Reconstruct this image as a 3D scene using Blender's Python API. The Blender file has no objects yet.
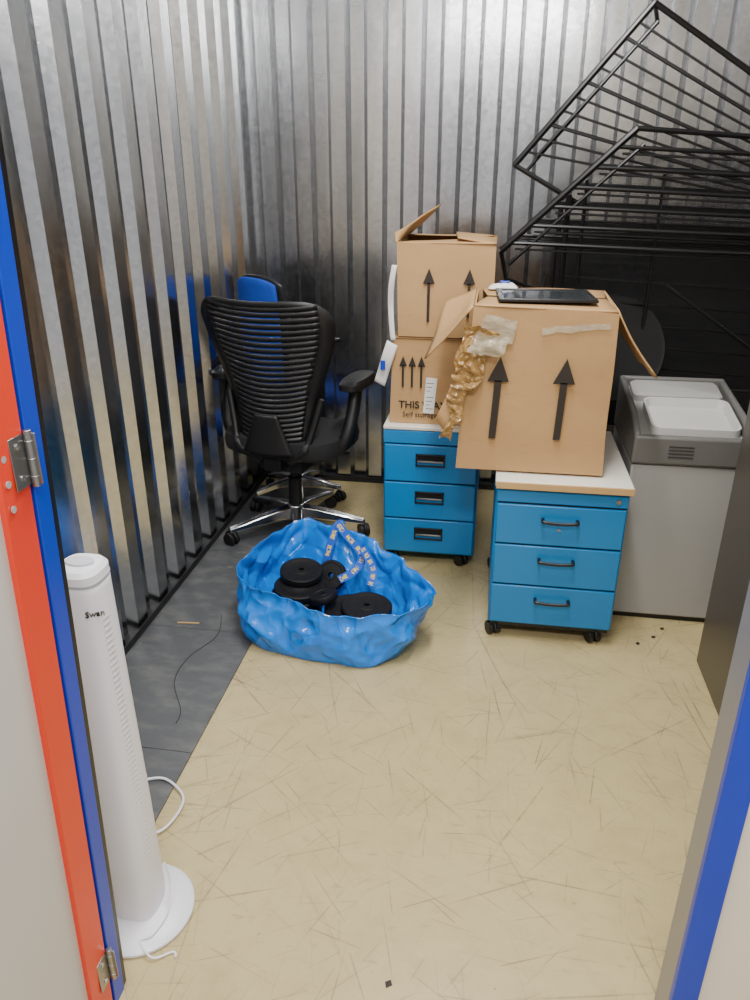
import bpy, bmesh, math, random
from mathutils import Vector, Matrix, noise as mnoise
random.seed(4)
SC=bpy.context.scene
COL=SC.collection
R=math.radians

# ---------------------------------------------------------------- materials
def lin(c):
    return tuple(((x/255)/12.92 if x/255<=.04045 else (((x/255)+.055)/1.055)**2.4) for x in c)
def mat(name,rgb,rough=.5,metal=0.0,var=.12,vscale=8,bump=0.0,bscale=60,coat=0,spec=None,lin_in=False,alpha=None,trans=0):
    m=bpy.data.materials.new(name); m.use_nodes=True
    n=m.node_tree.nodes; l=m.node_tree.links
    b=n['Principled BSDF']
    c=rgb if lin_in else lin(rgb)
    tc=n.new('ShaderNodeTexCoord')
    nz=n.new('ShaderNodeTexNoise'); nz.inputs['Scale'].default_value=vscale; nz.inputs['Detail'].default_value=5
    l.new(tc.outputs['Object'],nz.inputs['Vector'])
    mx=n.new('ShaderNodeMix'); mx.data_type='RGBA'
    mx.inputs[6].default_value=(*[x*(1-var) for x in c],1)
    mx.inputs[7].default_value=(*[min(1,x*(1+var)) for x in c],1)
    l.new(nz.outputs['Fac'],mx.inputs[0]); l.new(mx.outputs[2],b.inputs['Base Color'])
    b.inputs['Roughness'].default_value=rough; b.inputs['Metallic'].default_value=metal
    if coat: b.inputs['Coat Weight'].default_value=coat
    if spec is not None: b.inputs['Specular IOR Level'].default_value=spec
    if alpha is not None: b.inputs['Alpha'].default_value=alpha
    if trans: b.inputs['Transmission Weight'].default_value=trans
    if bump:
        nb=n.new('ShaderNodeTexNoise'); nb.inputs['Scale'].default_value=bscale; nb.inputs['Detail'].default_value=4
        l.new(tc.outputs['Object'],nb.inputs['Vector'])
        bp=n.new('ShaderNodeBump'); bp.inputs['Strength'].default_value=bump; bp.inputs['Distance'].default_value=.01
        l.new(nb.outputs['Fac'],bp.inputs['Height']); l.new(bp.outputs['Normal'],b.inputs['Normal'])
    return m
def math_node(nt,op,a,b=None,clamp=False):
    n=nt.nodes.new('ShaderNodeMath'); n.operation=op; n.use_clamp=clamp
    for i,x in enumerate((a,b)):
        if x is None: continue
        if isinstance(x,(int,float)): n.inputs[i].default_value=x
        else: nt.links.new(x,n.inputs[i])
    return n.outputs[0]
def vmath(nt,op,a,b):
    n=nt.nodes.new('ShaderNodeVectorMath'); n.operation=op
    for i,x in enumerate((a,b)):
        if isinstance(x,tuple): n.inputs[i].default_value=x
        else: nt.links.new(x,n.inputs[i])
    return n.outputs['Value'] if op=='DOT_PRODUCT' else n.outputs[0]
def mixc(nt,f,a,b):
    n=nt.nodes.new('ShaderNodeMix'); n.data_type='RGBA'
    for s,x in ((0,f),(6,a),(7,b)):
        if isinstance(x,tuple): n.inputs[s].default_value=(*x,1)
        elif isinstance(x,(int,float)): n.inputs[s].default_value=x
        else: nt.links.new(x,n.inputs[s])
    return n.outputs[2]
def ramp(nt,f,p0,p1):
    n=nt.nodes.new('ShaderNodeMapRange'); n.inputs[1].default_value=p0; n.inputs[2].default_value=p1
    nt.links.new(f,n.inputs[0]); return n.outputs[0]
def noise_t(nt,vec,scale,detail=3,rough=.5,dist=0,out='Fac'):
    n=nt.nodes.new('ShaderNodeTexNoise'); n.inputs['Scale'].default_value=scale; n.inputs['Detail'].default_value=detail
    n.inputs['Roughness'].default_value=rough; n.inputs['Distortion'].default_value=dist
    nt.links.new(vec,n.inputs['Vector']); return n.outputs[out]
def mapping(nt,vec,rot=0,scale=(1,1,1),loc=(0,0,0)):
    n=nt.nodes.new('ShaderNodeMapping'); n.inputs['Rotation'].default_value=(0,0,rot); n.inputs['Scale'].default_value=scale
    n.inputs['Location'].default_value=loc
    nt.links.new(vec,n.inputs['Vector']); return n.outputs[0]
def scratch_layer(nt,vec,scale,w,rot,loc,curve=.03):
    v=mapping(nt,vec,rot,(1,1,1),loc)
    nz=noise_t(nt,v,1.3,1,out='Color')
    v=vmath(nt,'ADD',v,vmath(nt,'MULTIPLY',nz,(curve*3,curve*3,0)))
    vo=nt.nodes.new('ShaderNodeTexVoronoi'); vo.voronoi_dimensions='2D'; vo.inputs['Scale'].default_value=scale
    nt.links.new(v,vo.inputs['Vector'])
    loc_=vmath(nt,'SUBTRACT',v,vo.outputs['Position'])
    sp=nt.nodes.new('ShaderNodeSeparateColor'); nt.links.new(vo.outputs['Color'],sp.inputs[0])
    a=math_node(nt,'MULTIPLY',sp.outputs[0],6.283)
    cb=nt.nodes.new('ShaderNodeCombineXYZ'); nt.links.new(math_node(nt,'COSINE',a),cb.inputs[0]); nt.links.new(math_node(nt,'SINE',a),cb.inputs[1])
    d=math_node(nt,'ABSOLUTE',vmath(nt,'DOT_PRODUCT',loc_,cb.outputs[0]))
    line=ramp(nt,d,w,w*.25)
    on=ramp(nt,sp.outputs[1],.15,.8)
    ln=nt.nodes.new('ShaderNodeVectorMath'); ln.operation='LENGTH'; nt.links.new(loc_,ln.inputs[0])
    fade=ramp(nt,ln.outputs['Value'],.62/scale,.22/scale)
    return math_node(nt,'MULTIPLY',math_node(nt,'MULTIPLY',line,on),fade,True)

def floor_mat():
    m=bpy.data.materials.new('worn_cream_vinyl_floor'); m.use_nodes=True; nt=m.node_tree
    b=nt.nodes['Principled BSDF']; tc=nt.nodes.new('ShaderNodeTexCoord').outputs['Object']
    col=mixc(nt,noise_t(nt,tc,2.2,5,.6),(.45,.36,.172),(.56,.46,.232))
    col=mixc(nt,math_node(nt,'MULTIPLY',ramp(nt,noise_t(nt,tc,9,6,.75),.45,.75),.6),col,(.37,.29,.14))
    dens=ramp(nt,noise_t(nt,tc,1.7,3),.28,.55)
    for i,(s,w,st) in enumerate([(2.6,.0036,.75),(3.4,.0030,.75),(4.2,.0026,.75),(5.2,.0024,.7),(6.5,.0021,.7),(8.5,.0018,.65),(2.2,.0075,.32),(5.8,.0020,.7),(3.0,.0028,.7),(7.2,.0019,.65),(11,.0015,.55),(4.8,.0022,.7),(1.7,.0034,.6)]):
        ln=scratch_layer(nt,tc,s,w,i*.9,(i*3.1,i*1.7,0),.015)
        br=ramp(nt,noise_t(nt,mapping(nt,tc,0,(1,1,1),(i,i*2,0)),9,4,.7),.34,.56)
        f=math_node(nt,'MULTIPLY',math_node(nt,'MULTIPLY',ln,br),math_node(nt,'MULTIPLY',math_node(nt,'ADD',math_node(nt,'MULTIPLY',dens,.7),.3),st),True)
        col=mixc(nt,f,col,(.12,.09,.045))
    sc=ramp(nt,noise_t(nt,mapping(nt,tc,.5,(3,9,1)),4,4,.65),.60,.74)
    col=mixc(nt,math_node(nt,'MULTIPLY',sc,.42),col,(.17,.135,.08))
    sp=ramp(nt,noise_t(nt,mapping(nt,tc,1.2,(1,1.6,1)),38,3,.6),.68,.75)
    col=mixc(nt,math_node(nt,'MULTIPLY',math_node(nt,'MULTIPLY',sp,dens),.6),col,(.15,.11,.06))
    nt.links.new(col,b.inputs['Base Color'])
    rg=ramp(nt,noise_t(nt,tc,5,4),.3,.7)
    nt.links.new(math_node(nt,'ADD',math_node(nt,'MULTIPLY',rg,.12),.30),b.inputs['Roughness'])
    bp=nt.nodes.new('ShaderNodeBump'); bp.inputs['Strength'].default_value=.12; bp.inputs['Distance'].default_value=.004
    nt.links.new(noise_t(nt,tc,30,5),bp.inputs['Height']); nt.links.new(bp.outputs['Normal'],b.inputs['Normal'])
    return m
def galv_mat():
    m=bpy.data.materials.new('galvanised_steel'); m.use_nodes=True; nt=m.node_tree
    b=nt.nodes['Principled BSDF']; tc=nt.nodes.new('ShaderNodeTexCoord').outputs['Object']
    vo=nt.nodes.new('ShaderNodeTexVoronoi'); vo.inputs['Scale'].default_value=60
    nz=noise_t(nt,tc,20,2,out='Color')
    nt.links.new(vmath(nt,'ADD',tc,vmath(nt,'MULTIPLY',nz,(.03,.03,.03))),vo.inputs['Vector'])
    sp=nt.nodes.new('ShaderNodeSeparateColor'); nt.links.new(vo.outputs['Color'],sp.inputs[0])
    big=noise_t(nt,mapping(nt,tc,0,(2,2,.3)),2.5,4,.55)
    f=math_node(nt,'ADD',math_node(nt,'MULTIPLY',sp.outputs[0],.22),math_node(nt,'MULTIPLY',big,.78))
    col=mixc(nt,f,(.42,.43,.445),(.76,.77,.785))
    st=ramp(nt,noise_t(nt,mapping(nt,tc,0,(9,9,.4)),3,5,.6),.58,.78)
    col=mixc(nt,math_node(nt,'MULTIPLY',st,.28),col,(.26,.26,.26))
    nt.links.new(col,b.inputs['Base Color']); b.inputs['Metallic'].default_value=1
    nt.links.new(math_node(nt,'ADD',math_node(nt,'MULTIPLY',sp.outputs[1],.05),.19),b.inputs['Roughness'])
    bp=nt.nodes.new('ShaderNodeBump'); bp.inputs['Strength'].default_value=.4; bp.inputs['Distance'].default_value=.014
    h=math_node(nt,'ADD',noise_t(nt,mapping(nt,tc,0,(1,1,.3)),4.5,1.5),math_node(nt,'MULTIPLY',sp.outputs[2],.004))
    nt.links.new(h,bp.inputs['Height']); nt.links.new(bp.outputs['Normal'],b.inputs['Normal'])
    return m
def card_mat(name,c0,c1):
    m=bpy.data.materials.new(name); m.use_nodes=True; nt=m.node_tree
    b=nt.nodes['Principled BSDF']; tc=nt.nodes.new('ShaderNodeTexCoord').outputs['Object']
    col=mixc(nt,noise_t(nt,tc,5,5,.6),c0,c1)
    s=ramp(nt,noise_t(nt,mapping(nt,tc,0,(2,2,14)),6,3,.6),.6,.72)
    col=mixc(nt,math_node(nt,'MULTIPLY',s,.25),col,tuple(x*.6 for x in c0))
    nt.links.new(col,b.inputs['Base Color']); b.inputs['Roughness'].default_value=.7
    bp=nt.nodes.new('ShaderNodeBump'); bp.inputs['Strength'].default_value=.35; bp.inputs['Distance'].default_value=.012
    nt.links.new(noise_t(nt,tc,9,3),bp.inputs['Height']); nt.links.new(bp.outputs['Normal'],b.inputs['Normal'])
    return m
def bag_mat():
    m=bpy.data.materials.new('blue_woven_polypropylene'); m.use_nodes=True; nt=m.node_tree
    b=nt.nodes['Principled BSDF']; tc=nt.nodes.new('ShaderNodeTexCoord').outputs['Object']
    col=mixc(nt,noise_t(nt,tc,4,3),(.0,.15,.72),(.0,.26,.90))
    nt.links.new(col,b.inputs['Base Color']); b.inputs['Roughness'].default_value=.15
    b.inputs['Specular IOR Level'].default_value=.65
    hs=None
    for s,k,off in ((4,.060,0),(8,.022,4),(17,.006,9)):
        n_=noise_t(nt,mapping(nt,tc,.4*off,(1,1,.75),(off,0,0)),s,.4,.5,.5)
        rdg=math_node(nt,'ABSOLUTE',math_node(nt,'SUBTRACT',n_,.5))
        h=math_node(nt,'MULTIPLY',rdg,-k*2)
        hs=h if hs is None else math_node(nt,'ADD',hs,h)
    bp=nt.nodes.new('ShaderNodeBump'); bp.inputs['Strength'].default_value=1; bp.inputs['Distance'].default_value=1.0
    nt.links.new(hs,bp.inputs['Height']); nt.links.new(bp.outputs['Normal'],b.inputs['Normal'])
    return m
def strap_mat():
    m=bpy.data.materials.new('yellow_on_blue_strap'); m.use_nodes=True; nt=m.node_tree
    b=nt.nodes['Principled BSDF']; uv=nt.nodes.new('ShaderNodeTexCoord').outputs['UV']
    sp=nt.nodes.new('ShaderNodeSeparateXYZ'); nt.links.new(uv,sp.inputs[0])
    d=math_node(nt,'ABSOLUTE',math_node(nt,'SUBTRACT',sp.outputs[1],.5))
    band=ramp(nt,d,.30,.26)
    sn=math_node(nt,'FRACT',math_node(nt,'MULTIPLY',sp.outputs[0],6))
    gap=ramp(nt,math_node(nt,'ABSOLUTE',math_node(nt,'SUBTRACT',sn,.5)),.33,.30)
    nz=ramp(nt,noise_t(nt,mapping(nt,uv,0,(60,3,1)),1,1),.48,.52)
    f=math_node(nt,'MULTIPLY',math_node(nt,'MULTIPLY',band,gap),nz,True)
    col=mixc(nt,f,(.01,.09,.50),(.72,.56,.05))
    nt.links.new(col,b.inputs['Base Color']); b.inputs['Roughness'].default_value=.6
    b.inputs['Specular IOR Level'].default_value=.2
    return m
def mat_mat():
    m=bpy.data.materials.new('dusty_rubber'); m.use_nodes=True; nt=m.node_tree
    b=nt.nodes['Principled BSDF']; tc=nt.nodes.new('ShaderNodeTexCoord').outputs['Object']
    col=mixc(nt,noise_t(nt,tc,2,5,.6),(.045,.048,.052),(.095,.10,.105))
    col=mixc(nt,math_node(nt,'MULTIPLY',ramp(nt,noise_t(nt,mapping(nt,tc,.3,(2,4,1)),4,5,.6),.46,.78),.45),col,(.24,.235,.22))
    nt.links.new(col,b.inputs['Base Color']); b.inputs['Roughness'].default_value=.45
    bp=nt.nodes.new('ShaderNodeBump'); bp.inputs['Strength'].default_value=.15; bp.inputs['Distance'].default_value=.005
    nt.links.new(noise_t(nt,tc,50,4),bp.inputs['Height']); nt.links.new(bp.outputs['Normal'],b.inputs['Normal'])
    return m
M_FLOOR=floor_mat(); M_GALV=galv_mat(); M_BAG=bag_mat(); M_MAT=mat_mat()
M_CARD=card_mat('cardboard_brown',(.41,.24,.10),(.55,.335,.148))
M_BLUE=mat('blue_powder_coated_steel',(0,0,0),.36,0,.10,3,.04,200)
for nd in M_BLUE.node_tree.nodes:
    if nd.type=='MIX': nd.inputs[6].default_value=(.004,.165,.44,1); nd.inputs[7].default_value=(.008,.23,.56,1)
M_BLACK=mat('black_plastic',(20,20,22),.42,0,.2,10,.05,200)
M_BLACKM=mat('black_painted_steel',(15,15,16),.35,0,.2,10)
M_FABRIC=mat('black_mesh_fabric',(20,20,22),.8,0,.2,60,.4,400)
M_DARKGAP=mat('dark_recess',(8,8,9),.8,0,.2)
M_CHROME=mat('chrome',(205,205,205),.18,1,.05)
M_STEEL=mat('satin_steel',(165,165,165),.35,1,.1)
M_WHITE=mat('white_plastic',(236,234,240),.35,0,.03,4)
M_LAM=mat('white_laminate',(228,224,212),.4,0,.04,5)
M_WOOD=mat('pale_wood_edge',(196,160,110),.5,0,.12,30)
M_LEAF=mat('light_grey_door_panel',(203,199,194),.5,0,.03,3)
M_RED=mat('red_painted_aluminium',(232,58,30),.35,0,.05,4)
M_BLUEF=mat('royal_blue_frame_paint',(8,56,190),.35,0,.05,4)
M_GREYF=mat('grey_steel_jamb',(155,155,158),.40,.5,.08,5)
M_BEIGE=mat('beige_wall_panel',(236,226,210),.5,0,.03,3)
M_INK=mat('dark_print_ink',(45,38,32),.7,0,.15,20)
M_TAPE=mat('brown_packing_tape',(158,122,70),.28,0,.4,40,.5,60,coat=.4)
M_CLEAR=mat('clear_wrap_tape',(200,190,165),.15,0,.1,20,.5,60,alpha=.45)
M_PAPER=mat('white_paper_label',(230,230,228),.6,0,.05,30)
M_GREYB=mat('light_grey_plastic_bin',(164,163,159),.45,0,.05,4)
M_GREYT=mat('pale_grey_tray',(194,194,190),.45,0,.05,4)
M_GREYD=mat('mid_grey_plastic',(104,103,100),.45,0,.08,5)
M_FILE=mat('dark_grey_cabinet_steel',(88,84,78),.35,.35,.08,3,.05,100)
M_CHAIRBLUE=mat('blue_upholstery',(10,70,180),.75,0,.12,30,.3,300)
M_IRON=mat('dark_rubber_coated_iron',(15,15,18),.6,0,.3,20,.15,150,spec=.3)
M_RACK=M_BLACKM
M_STRAP=strap_mat()
M_RUBBER=mat('black_rubber_wheel',(18,18,18),.5,0,.2)

# ---------------------------------------------------------------- builders
def thing(name,label,cat,loc=(0,0,0),rz=0,group=None):
    e=bpy.data.objects.new(name,None); e.empty_display_size=.05
    e.location=loc; e.rotation_euler=(0,0,rz); e['label']=label; e['category']=cat
    if group: e['group']=group
    COL.objects.link(e); return e
class G:
    def __init__(s): s.bm=bmesh.new()
    def box(s,lo,hi,rot=None,piv=None):
        r=bmesh.ops.create_cube(s.bm,size=1)
        c=Vector([(a+b)/2 for a,b in zip(lo,hi)]); d=[abs(b-a) for a,b in zip(lo,hi)]
        for v in r['verts']:
            v.co=Vector((v.co.x*d[0],v.co.y*d[1],v.co.z*d[2]))+c
            if rot is not None:
                p=Vector(piv) if piv is not None else c
                v.co=rot@(v.co-p)+p
        return s
    def cyl(s,p0,p1,r0,r1=None,seg=24):
        r1=r0 if r1 is None else r1
        p0=Vector(p0);p1=Vector(p1);d=p1-p0
        q=d.to_track_quat('Z','Y').to_matrix()
        a=[];b=[]
        for i in range(seg):
            t=2*math.pi*i/seg; o=Vector((math.cos(t),math.sin(t),0))
            a.append(s.bm.verts.new(p0+q@(o*r0))); b.append(s.bm.verts.new(p1+q@(o*r1)))
        for i in range(seg):
            j=(i+1)%seg; s.bm.faces.new((a[i],a[j],b[j],b[i]))
        s.bm.faces.new(a[::-1]); s.bm.faces.new(b); return s
    def tube(s,pts,r,seg=10,closed=False):
        pts=[Vector(p) for p in pts]; n=len(pts); rings=[]; up=None
        for i,p in enumerate(pts):
            if closed: t=(pts[(i+1)%n]-pts[i-1])
            elif i==0: t=pts[1]-p
            elif i==n-1: t=p-pts[i-1]
            else: t=(pts[i+1]-p).normalized()+(p-pts[i-1]).normalized()
            t.normalize()
            if up is None:
                up=Vector((0,0,1)) if abs(t.z)<.9 else Vector((1,0,0))
            up=(up-t*up.dot(t)).normalized(); sd=t.cross(up)
            rr=r[i] if isinstance(r,(list,tuple)) else r
            rings.append([s.bm.verts.new(p+(up*math.cos(a)+sd*math.sin(a))*rr) for a in [2*math.pi*k/seg for k in range(seg)]])
        m=n if closed else n-1
        for i in range(m):
            A=rings[i];B=rings[(i+1)%n]
            for k in range(seg):
                j=(k+1)%seg; s.bm.faces.new((A[k],A[j],B[j],B[k]))
        if not closed:
            s.bm.faces.new(rings[0][::-1]); s.bm.faces.new(rings[-1])
        return s
    def loft(s,rings,cap=True,closed=True):
        vs=[[s.bm.verts.new(p) for p in rg] for rg in rings]
        for A,B in zip(vs[:-1],vs[1:]):
            n=len(A)
            for k in range(n if closed else n-1):
                j=(k+1)%n; s.bm.faces.new((A[k],A[j],B[j],B[k]))
        if cap:
            s.bm.faces.new(vs[0][::-1]); s.bm.faces.new(vs[-1])
        return s
    def grid(s,fn,nu,nv):
        vs=[[s.bm.verts.new(fn(i/nu,j/nv)) for i in range(nu+1)] for j in range(nv+1)]
        for j in range(nv):
            for i in range(nu):
                s.bm.faces.new((vs[j][i],vs[j][i+1],vs[j+1][i+1],vs[j+1][i]))
        return s
    def poly(s,pts):
        s.bm.faces.new([s.bm.verts.new(p) for p in pts]); return s
    def done(s,name,parent=None,m=None,bevel=0,smooth=False,solid=0,sub=0,label=None,struct=False,bseg=2,angle=38,off=0):
        bmesh.ops.recalc_face_normals(s.bm,faces=s.bm.faces)
        me=bpy.data.meshes.new(name); s.bm.to_mesh(me); s.bm.free()
        o=bpy.data.objects.new(name,me); COL.objects.link(o)
        if parent is not None: o.parent=parent
        if m: me.materials.append(m)
        if solid:
            d=o.modifiers.new('s','SOLIDIFY'); d.thickness=solid; d.offset=off
        if bevel:
            d=o.modifiers.new('b','BEVEL'); d.width=bevel; d.segments=bseg; d.limit_method='ANGLE'; d.angle_limit=R(35)
        if sub:
            d=o.modifiers.new('u','SUBSURF'); d.levels=sub; d.render_levels=sub
        if smooth or bevel:
            for p in me.polygons: p.use_smooth=True
            if not sub:
                try: me.set_sharp_from_angle(angle=R(angle))
                except Exception: pass
        if label: o['label']=label
        if struct: o['kind']='structure'
        return o
def catmull(pts,n=8,closed=False):
    P=[Vector(p) for p in pts]; out=[]; N=len(P)
    rng=range(N if closed else N-1)
    for i in rng:
        if closed: a,b,c,d=P[i-1],P[i],P[(i+1)%N],P[(i+2)%N]
        else: a,b,c,d=P[max(i-1,0)],P[i],P[i+1],P[min(i+2,N-1)]
        for k in range(n):
            t=k/n
            out.append(.5*((2*b)+(c-a)*t+(2*a-5*b+4*c-d)*t*t+(3*b-a-3*c+d)*t**3))
    if not closed: out.append(P[-1])
    return out
def text(name,s,size,loc,rot,m,parent,depth=.0004,align='LEFT',bold=0):
    cu=bpy.data.curves.new(name,'FONT'); cu.body=s; cu.size=size; cu.extrude=depth; cu.align_x=align; cu.offset=bold
    t=bpy.data.objects.new(name+'_tmp',cu); COL.objects.link(t)
    bpy.context.view_layer.update()
    me=bpy.data.meshes.new_from_object(t.evaluated_get(bpy.context.evaluated_depsgraph_get()))
    bpy.data.objects.remove(t)
    o=bpy.data.objects.new(name,me); COL.objects.link(o); me.materials.clear(); me.materials.append(m)
    o.parent=parent; o.location=loc; o.rotation_euler=rot; return o

# ---------------------------------------------------------------- room
XL,YB,XR=-1.215,3.68,1.45
g=G(); g.box((-1.6,-1.2,-.06),(1.9,3.9,0)); g.done('floor',None,M_FLOOR,struct=True)
def corr(name,p0,p1,nrm,z0,z1,period=.18,depth=.032,shift=0):
    p0=Vector(p0);p1=Vector(p1);L=(p1-p0).length;d=(p1-p0)/L; nrm=Vector(nrm)
    prof=[]; x=-period+shift
    while x<L:
        for a,h in ((0,0),(.36,0),(.48,1),(.88,1)):
            xx=x+a*period
            if 0<=xx<=L: prof.append((xx,h*depth))
        x+=period
    prof=[(0,prof[0][1])]+prof+[(L,prof[-1][1])]
    g=G()
    a=[g.bm.verts.new(p0+d*x+nrm*h+Vector((0,0,z0))) for x,h in prof]
    b=[g.bm.verts.new(p0+d*x+nrm*h+Vector((0,0,z1))) for x,h in prof]
    for i in range(len(a)-1): g.bm.faces.new((a[i],a[i+1],b[i+1],b[i]))
    return g.done(name,None,M_GALV,solid=.0015,struct=True)
corr('wall_left',(XL,.94,0),(XL,YB,0),(1,0,0),0.0,2.7)
corr('wall_back',(XL,YB,0),(XR,YB,0),(0,-1,0),0.0,2.7,period=.165,shift=.03)
corr('wall_right',(XR,1.0,0),(XR,YB,0),(-1,0,0),0.0,2.7)
M_CH=mat('dark_steel_channel',(45,45,46),.5,.3)
g=G(); g.box((XL,.95,.0),(XL+.05,YB,.012)).box((XL+.042,.95,0),(XL+.048,YB,.03)); g.done('baseboard_left',None,M_CH,struct=True,bevel=.001)
g=G(); g.box((XL+.05,YB-.05,.0),(XR,YB,.012)).box((XL+.05,YB-.048,0),(XR,YB-.042,.03)); g.done('baseboard_back',None,M_CH,struct=True,bevel=.001)
g=G(); g.box((XL-.05,.9,2.98),(XR+.05,YB+.05,3.0)); g.done('ceiling',None,mat('dim_grey_ceiling',(100,100,98),.8,0,.1),struct=True)
g=G(); g.box((XL-.02,.90,0),(-.68,.94,2.7)); g.done('wall_front_left',None,M_BEIGE,struct=True)
g=G(); g.box((.440,.978,0),(XR+.02,1.0,2.7)); g.done('wall_front_right',None,M_BEIGE,struct=True)
g=G(); g.box((.394,.975,0),(.440,1.042,2.4)); g.done('trim_1',None,M_GREYF,struct=True,bevel=.002)
g=G(); g.box((.393,.960,0),(.438,.975,2.4)); g.done('trim_2',None,M_BLUEF,struct=True,bevel=.002)
LEAN=.038
def leanbox(g,x0,x1,y0,y1,z0,z1):
    rings=[]
    for z in (z0,z1):
        o=LEAN*z; rings.append([(x0+o,y0,z),(x1+o,y0,z),(x1+o,y1,z),(x0+o,y1,z)])
    g.loft(rings)
g=G(); leanbox(g,-.71,-.652,.866,.90,0,2.4); g.done('trim_3',None,M_BLUEF,struct=True,bevel=.002)
g=G(); leanbox(g,-.67,-.655,.90,.915,0,2.4); g.done('trim_4',None,M_BLACKM,struct=True,bevel=.001)
leaf=bpy.data.objects.new('door_1',None); COL.objects.link(leaf); leaf['kind']='structure'
g=G(); leanbox(g,-.692,-.6535,.800,.860,.0,2.3); leanbox(g,-.692,-.6535,-.10,-.055,0,2.3); leanbox(g,-.692,-.6535,-.055,.800,2.24,2.3)
g.done('door_frame',leaf,M_RED,bevel=.002,struct=True)
g=G(); leanbox(g,-.682,-.662,-.055,.800,0,2.24); g.done('door_panel',leaf,M_LEAF,struct=True)
for z in (1.15,.13,2.0):
    g=G(); o=LEAN*z+.0085
    g.cyl((-.655+o,.862,z-.040),(-.655+o,.862,z+.040),.0055,seg=16)
    for k in (-.025,0,.025): g.cyl((-.655+o,.862,z+k-.001),(-.655+o,.862,z+k+.001),.0065,seg=16)
    g.box((-.662+o,.827,z-.036),(-.6600+o,.860,z+.036))
    g.box((-.655+o,.8615,z-.036),(-.645+o,.8635,z+.036))
    g.done('hinge',leaf,M_STEEL,bevel=.0006,struct=True)
    g=G()
    for k in (-.022,.022): g.cyl((-.660+o,.843,z+k),(-.6585+o,.843,z+k),.0045,seg=12)
    g.done('hinge_screw',leaf,M_CHROME,struct=True)
g=G(); zz=1.13
for k in (0,.035,-.035): g.cyl((-.6535+LEAN*zz,.814,zz+k),(-.652+LEAN*zz,.814,zz+k),.005,seg=14)
g.done('door_rivet',leaf,mat('grey_rivet',(190,190,190),.4,.4),struct=True)

o=thing('rubber_floor_mat','dusty dark grey rubber floor mat strip along the metal wall','floor mat',(0,0,0))
g=G()
for y0,y1 in ((.95,1.55),(1.552,2.15),(2.152,2.75),(2.752,3.5)):
    g.box((-1.165,y0,.0),(-.768,y1,.006))
g.done('mat_surface',o,M_MAT,bevel=.001)
e=thing('curved_mark','faint curved dark mark on the rubber mat, built as a thin tube','mark',(0,0,.0))  # stands in for a faint curved mark on the mat, no real wire
g=G(); g.tube(catmull([(-.93,2.25,.0068),(-.90,2.12,.0068),(-.95,1.98,.0068),(-.945,1.85,.0068),(-.87,1.72,.0068),(-.86,1.66,.0068)],8),.0013,6); g.done('mark_tube',e,mat('faint_dark_mark',(45,46,48),.7),smooth=True)

# ---------------------------------------------------------------- cabinets
def caster(parent,x,y,r=.024,h=.05,ang=0,mm=None):
    g=G(); c,s=math.cos(ang),math.sin(ang)
    for k in (-1,1):
        a=Vector((x+c*.006*k,y+s*.006*k,r)); b=Vector((x+c*.022*k,y+s*.022*k,r)); g.cyl(a,b,r,seg=20)
    g.cyl((x,y,r),(x,y,h+.01),.006,seg=10)
    pts=[(x-s*math.cos(t)*(r+.005),y+c*math.cos(t)*(r+.005),r+math.sin(t)*(r+.005)) for t in [math.pi*k/8 for k in range(9)]]
    g.tube(pts,.006,6)
    return g.done('caster',parent,mm or M_RUBBER,bevel=.002)
def cabinet1():
    W,D,H=.42,.56,.565
    e=thing('drawer_pedestal','blue metal three-drawer pedestal with white top and bow handles','drawer cabinet',(.248,2.27,0))
    x0,x1=-W/2,W/2
    g=G(); g.box((x0,.018,.055),(x1,D,H)); g.done('body',e,M_BLUE,bevel=.006)
    g=G(); g.box((x0-.004,-.006,H+.010),(x1+.006,D+.01,H+.034)); g.done('top_panel',e,M_LAM,bevel=.004,label='white laminate top panel')
    g=G(); g.box((x0-.002,-.012,H+.008),(x1+.008,-.005,H+.032)); g.done('edge_strip',e,M_WOOD,bevel=.002,label='pale wooden edge strip')
    g=G(); g.box((x0+.003,.004,.522),(x1-.003,.018,H)); st=g.done('header_rail',e,M_BLUE,bevel=.003)
    g=G(); g.cyl((x1-.035,.004,.545),(x1-.035,-.001,.545),.008,seg=16); g.done('lock',st,M_STEEL)
    g=G(); g.box((x0+.01,.008,.10),(x1-.01,.02,.53)); g.done('recess',e,M_DARKGAP)
    for i,(z0,z1) in enumerate(((.375,.516),(.222,.369),(.068,.216))):
        g=G(); g.box((x0+.006,0,z0),(x1-.006,.014,z1)); d=g.done('drawer',e,M_BLUE,bevel=.004)
        zc=z1-.045
        g=G(); g.tube(catmull([(-.055,0,zc),(-.055,-.018,zc-.001),(-.048,-.024,zc-.002),(0,-.026,zc-.004),(.048,-.024,zc-.002),(.055,-.018,zc-.001),(.055,0,zc)],4),.0055,8)
        g.done('handle',d,M_BLACK,smooth=True,label='black bow handle')
    g=G(); g.cyl((0,.0,.435),(0,-.0035,.435),.005,seg=14); g.done('drawer_lock',e,M_STEEL)
    g=G(); g.box((x0+.01,.02,.045),(x1-.01,D-.01,.058)); g.done('plinth',e,M_BLACK)
    for x in (x0+.02,x1-.055):
        for y in (.035,D-.04): caster(e,x,y,ang=.4,h=.045)
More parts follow.
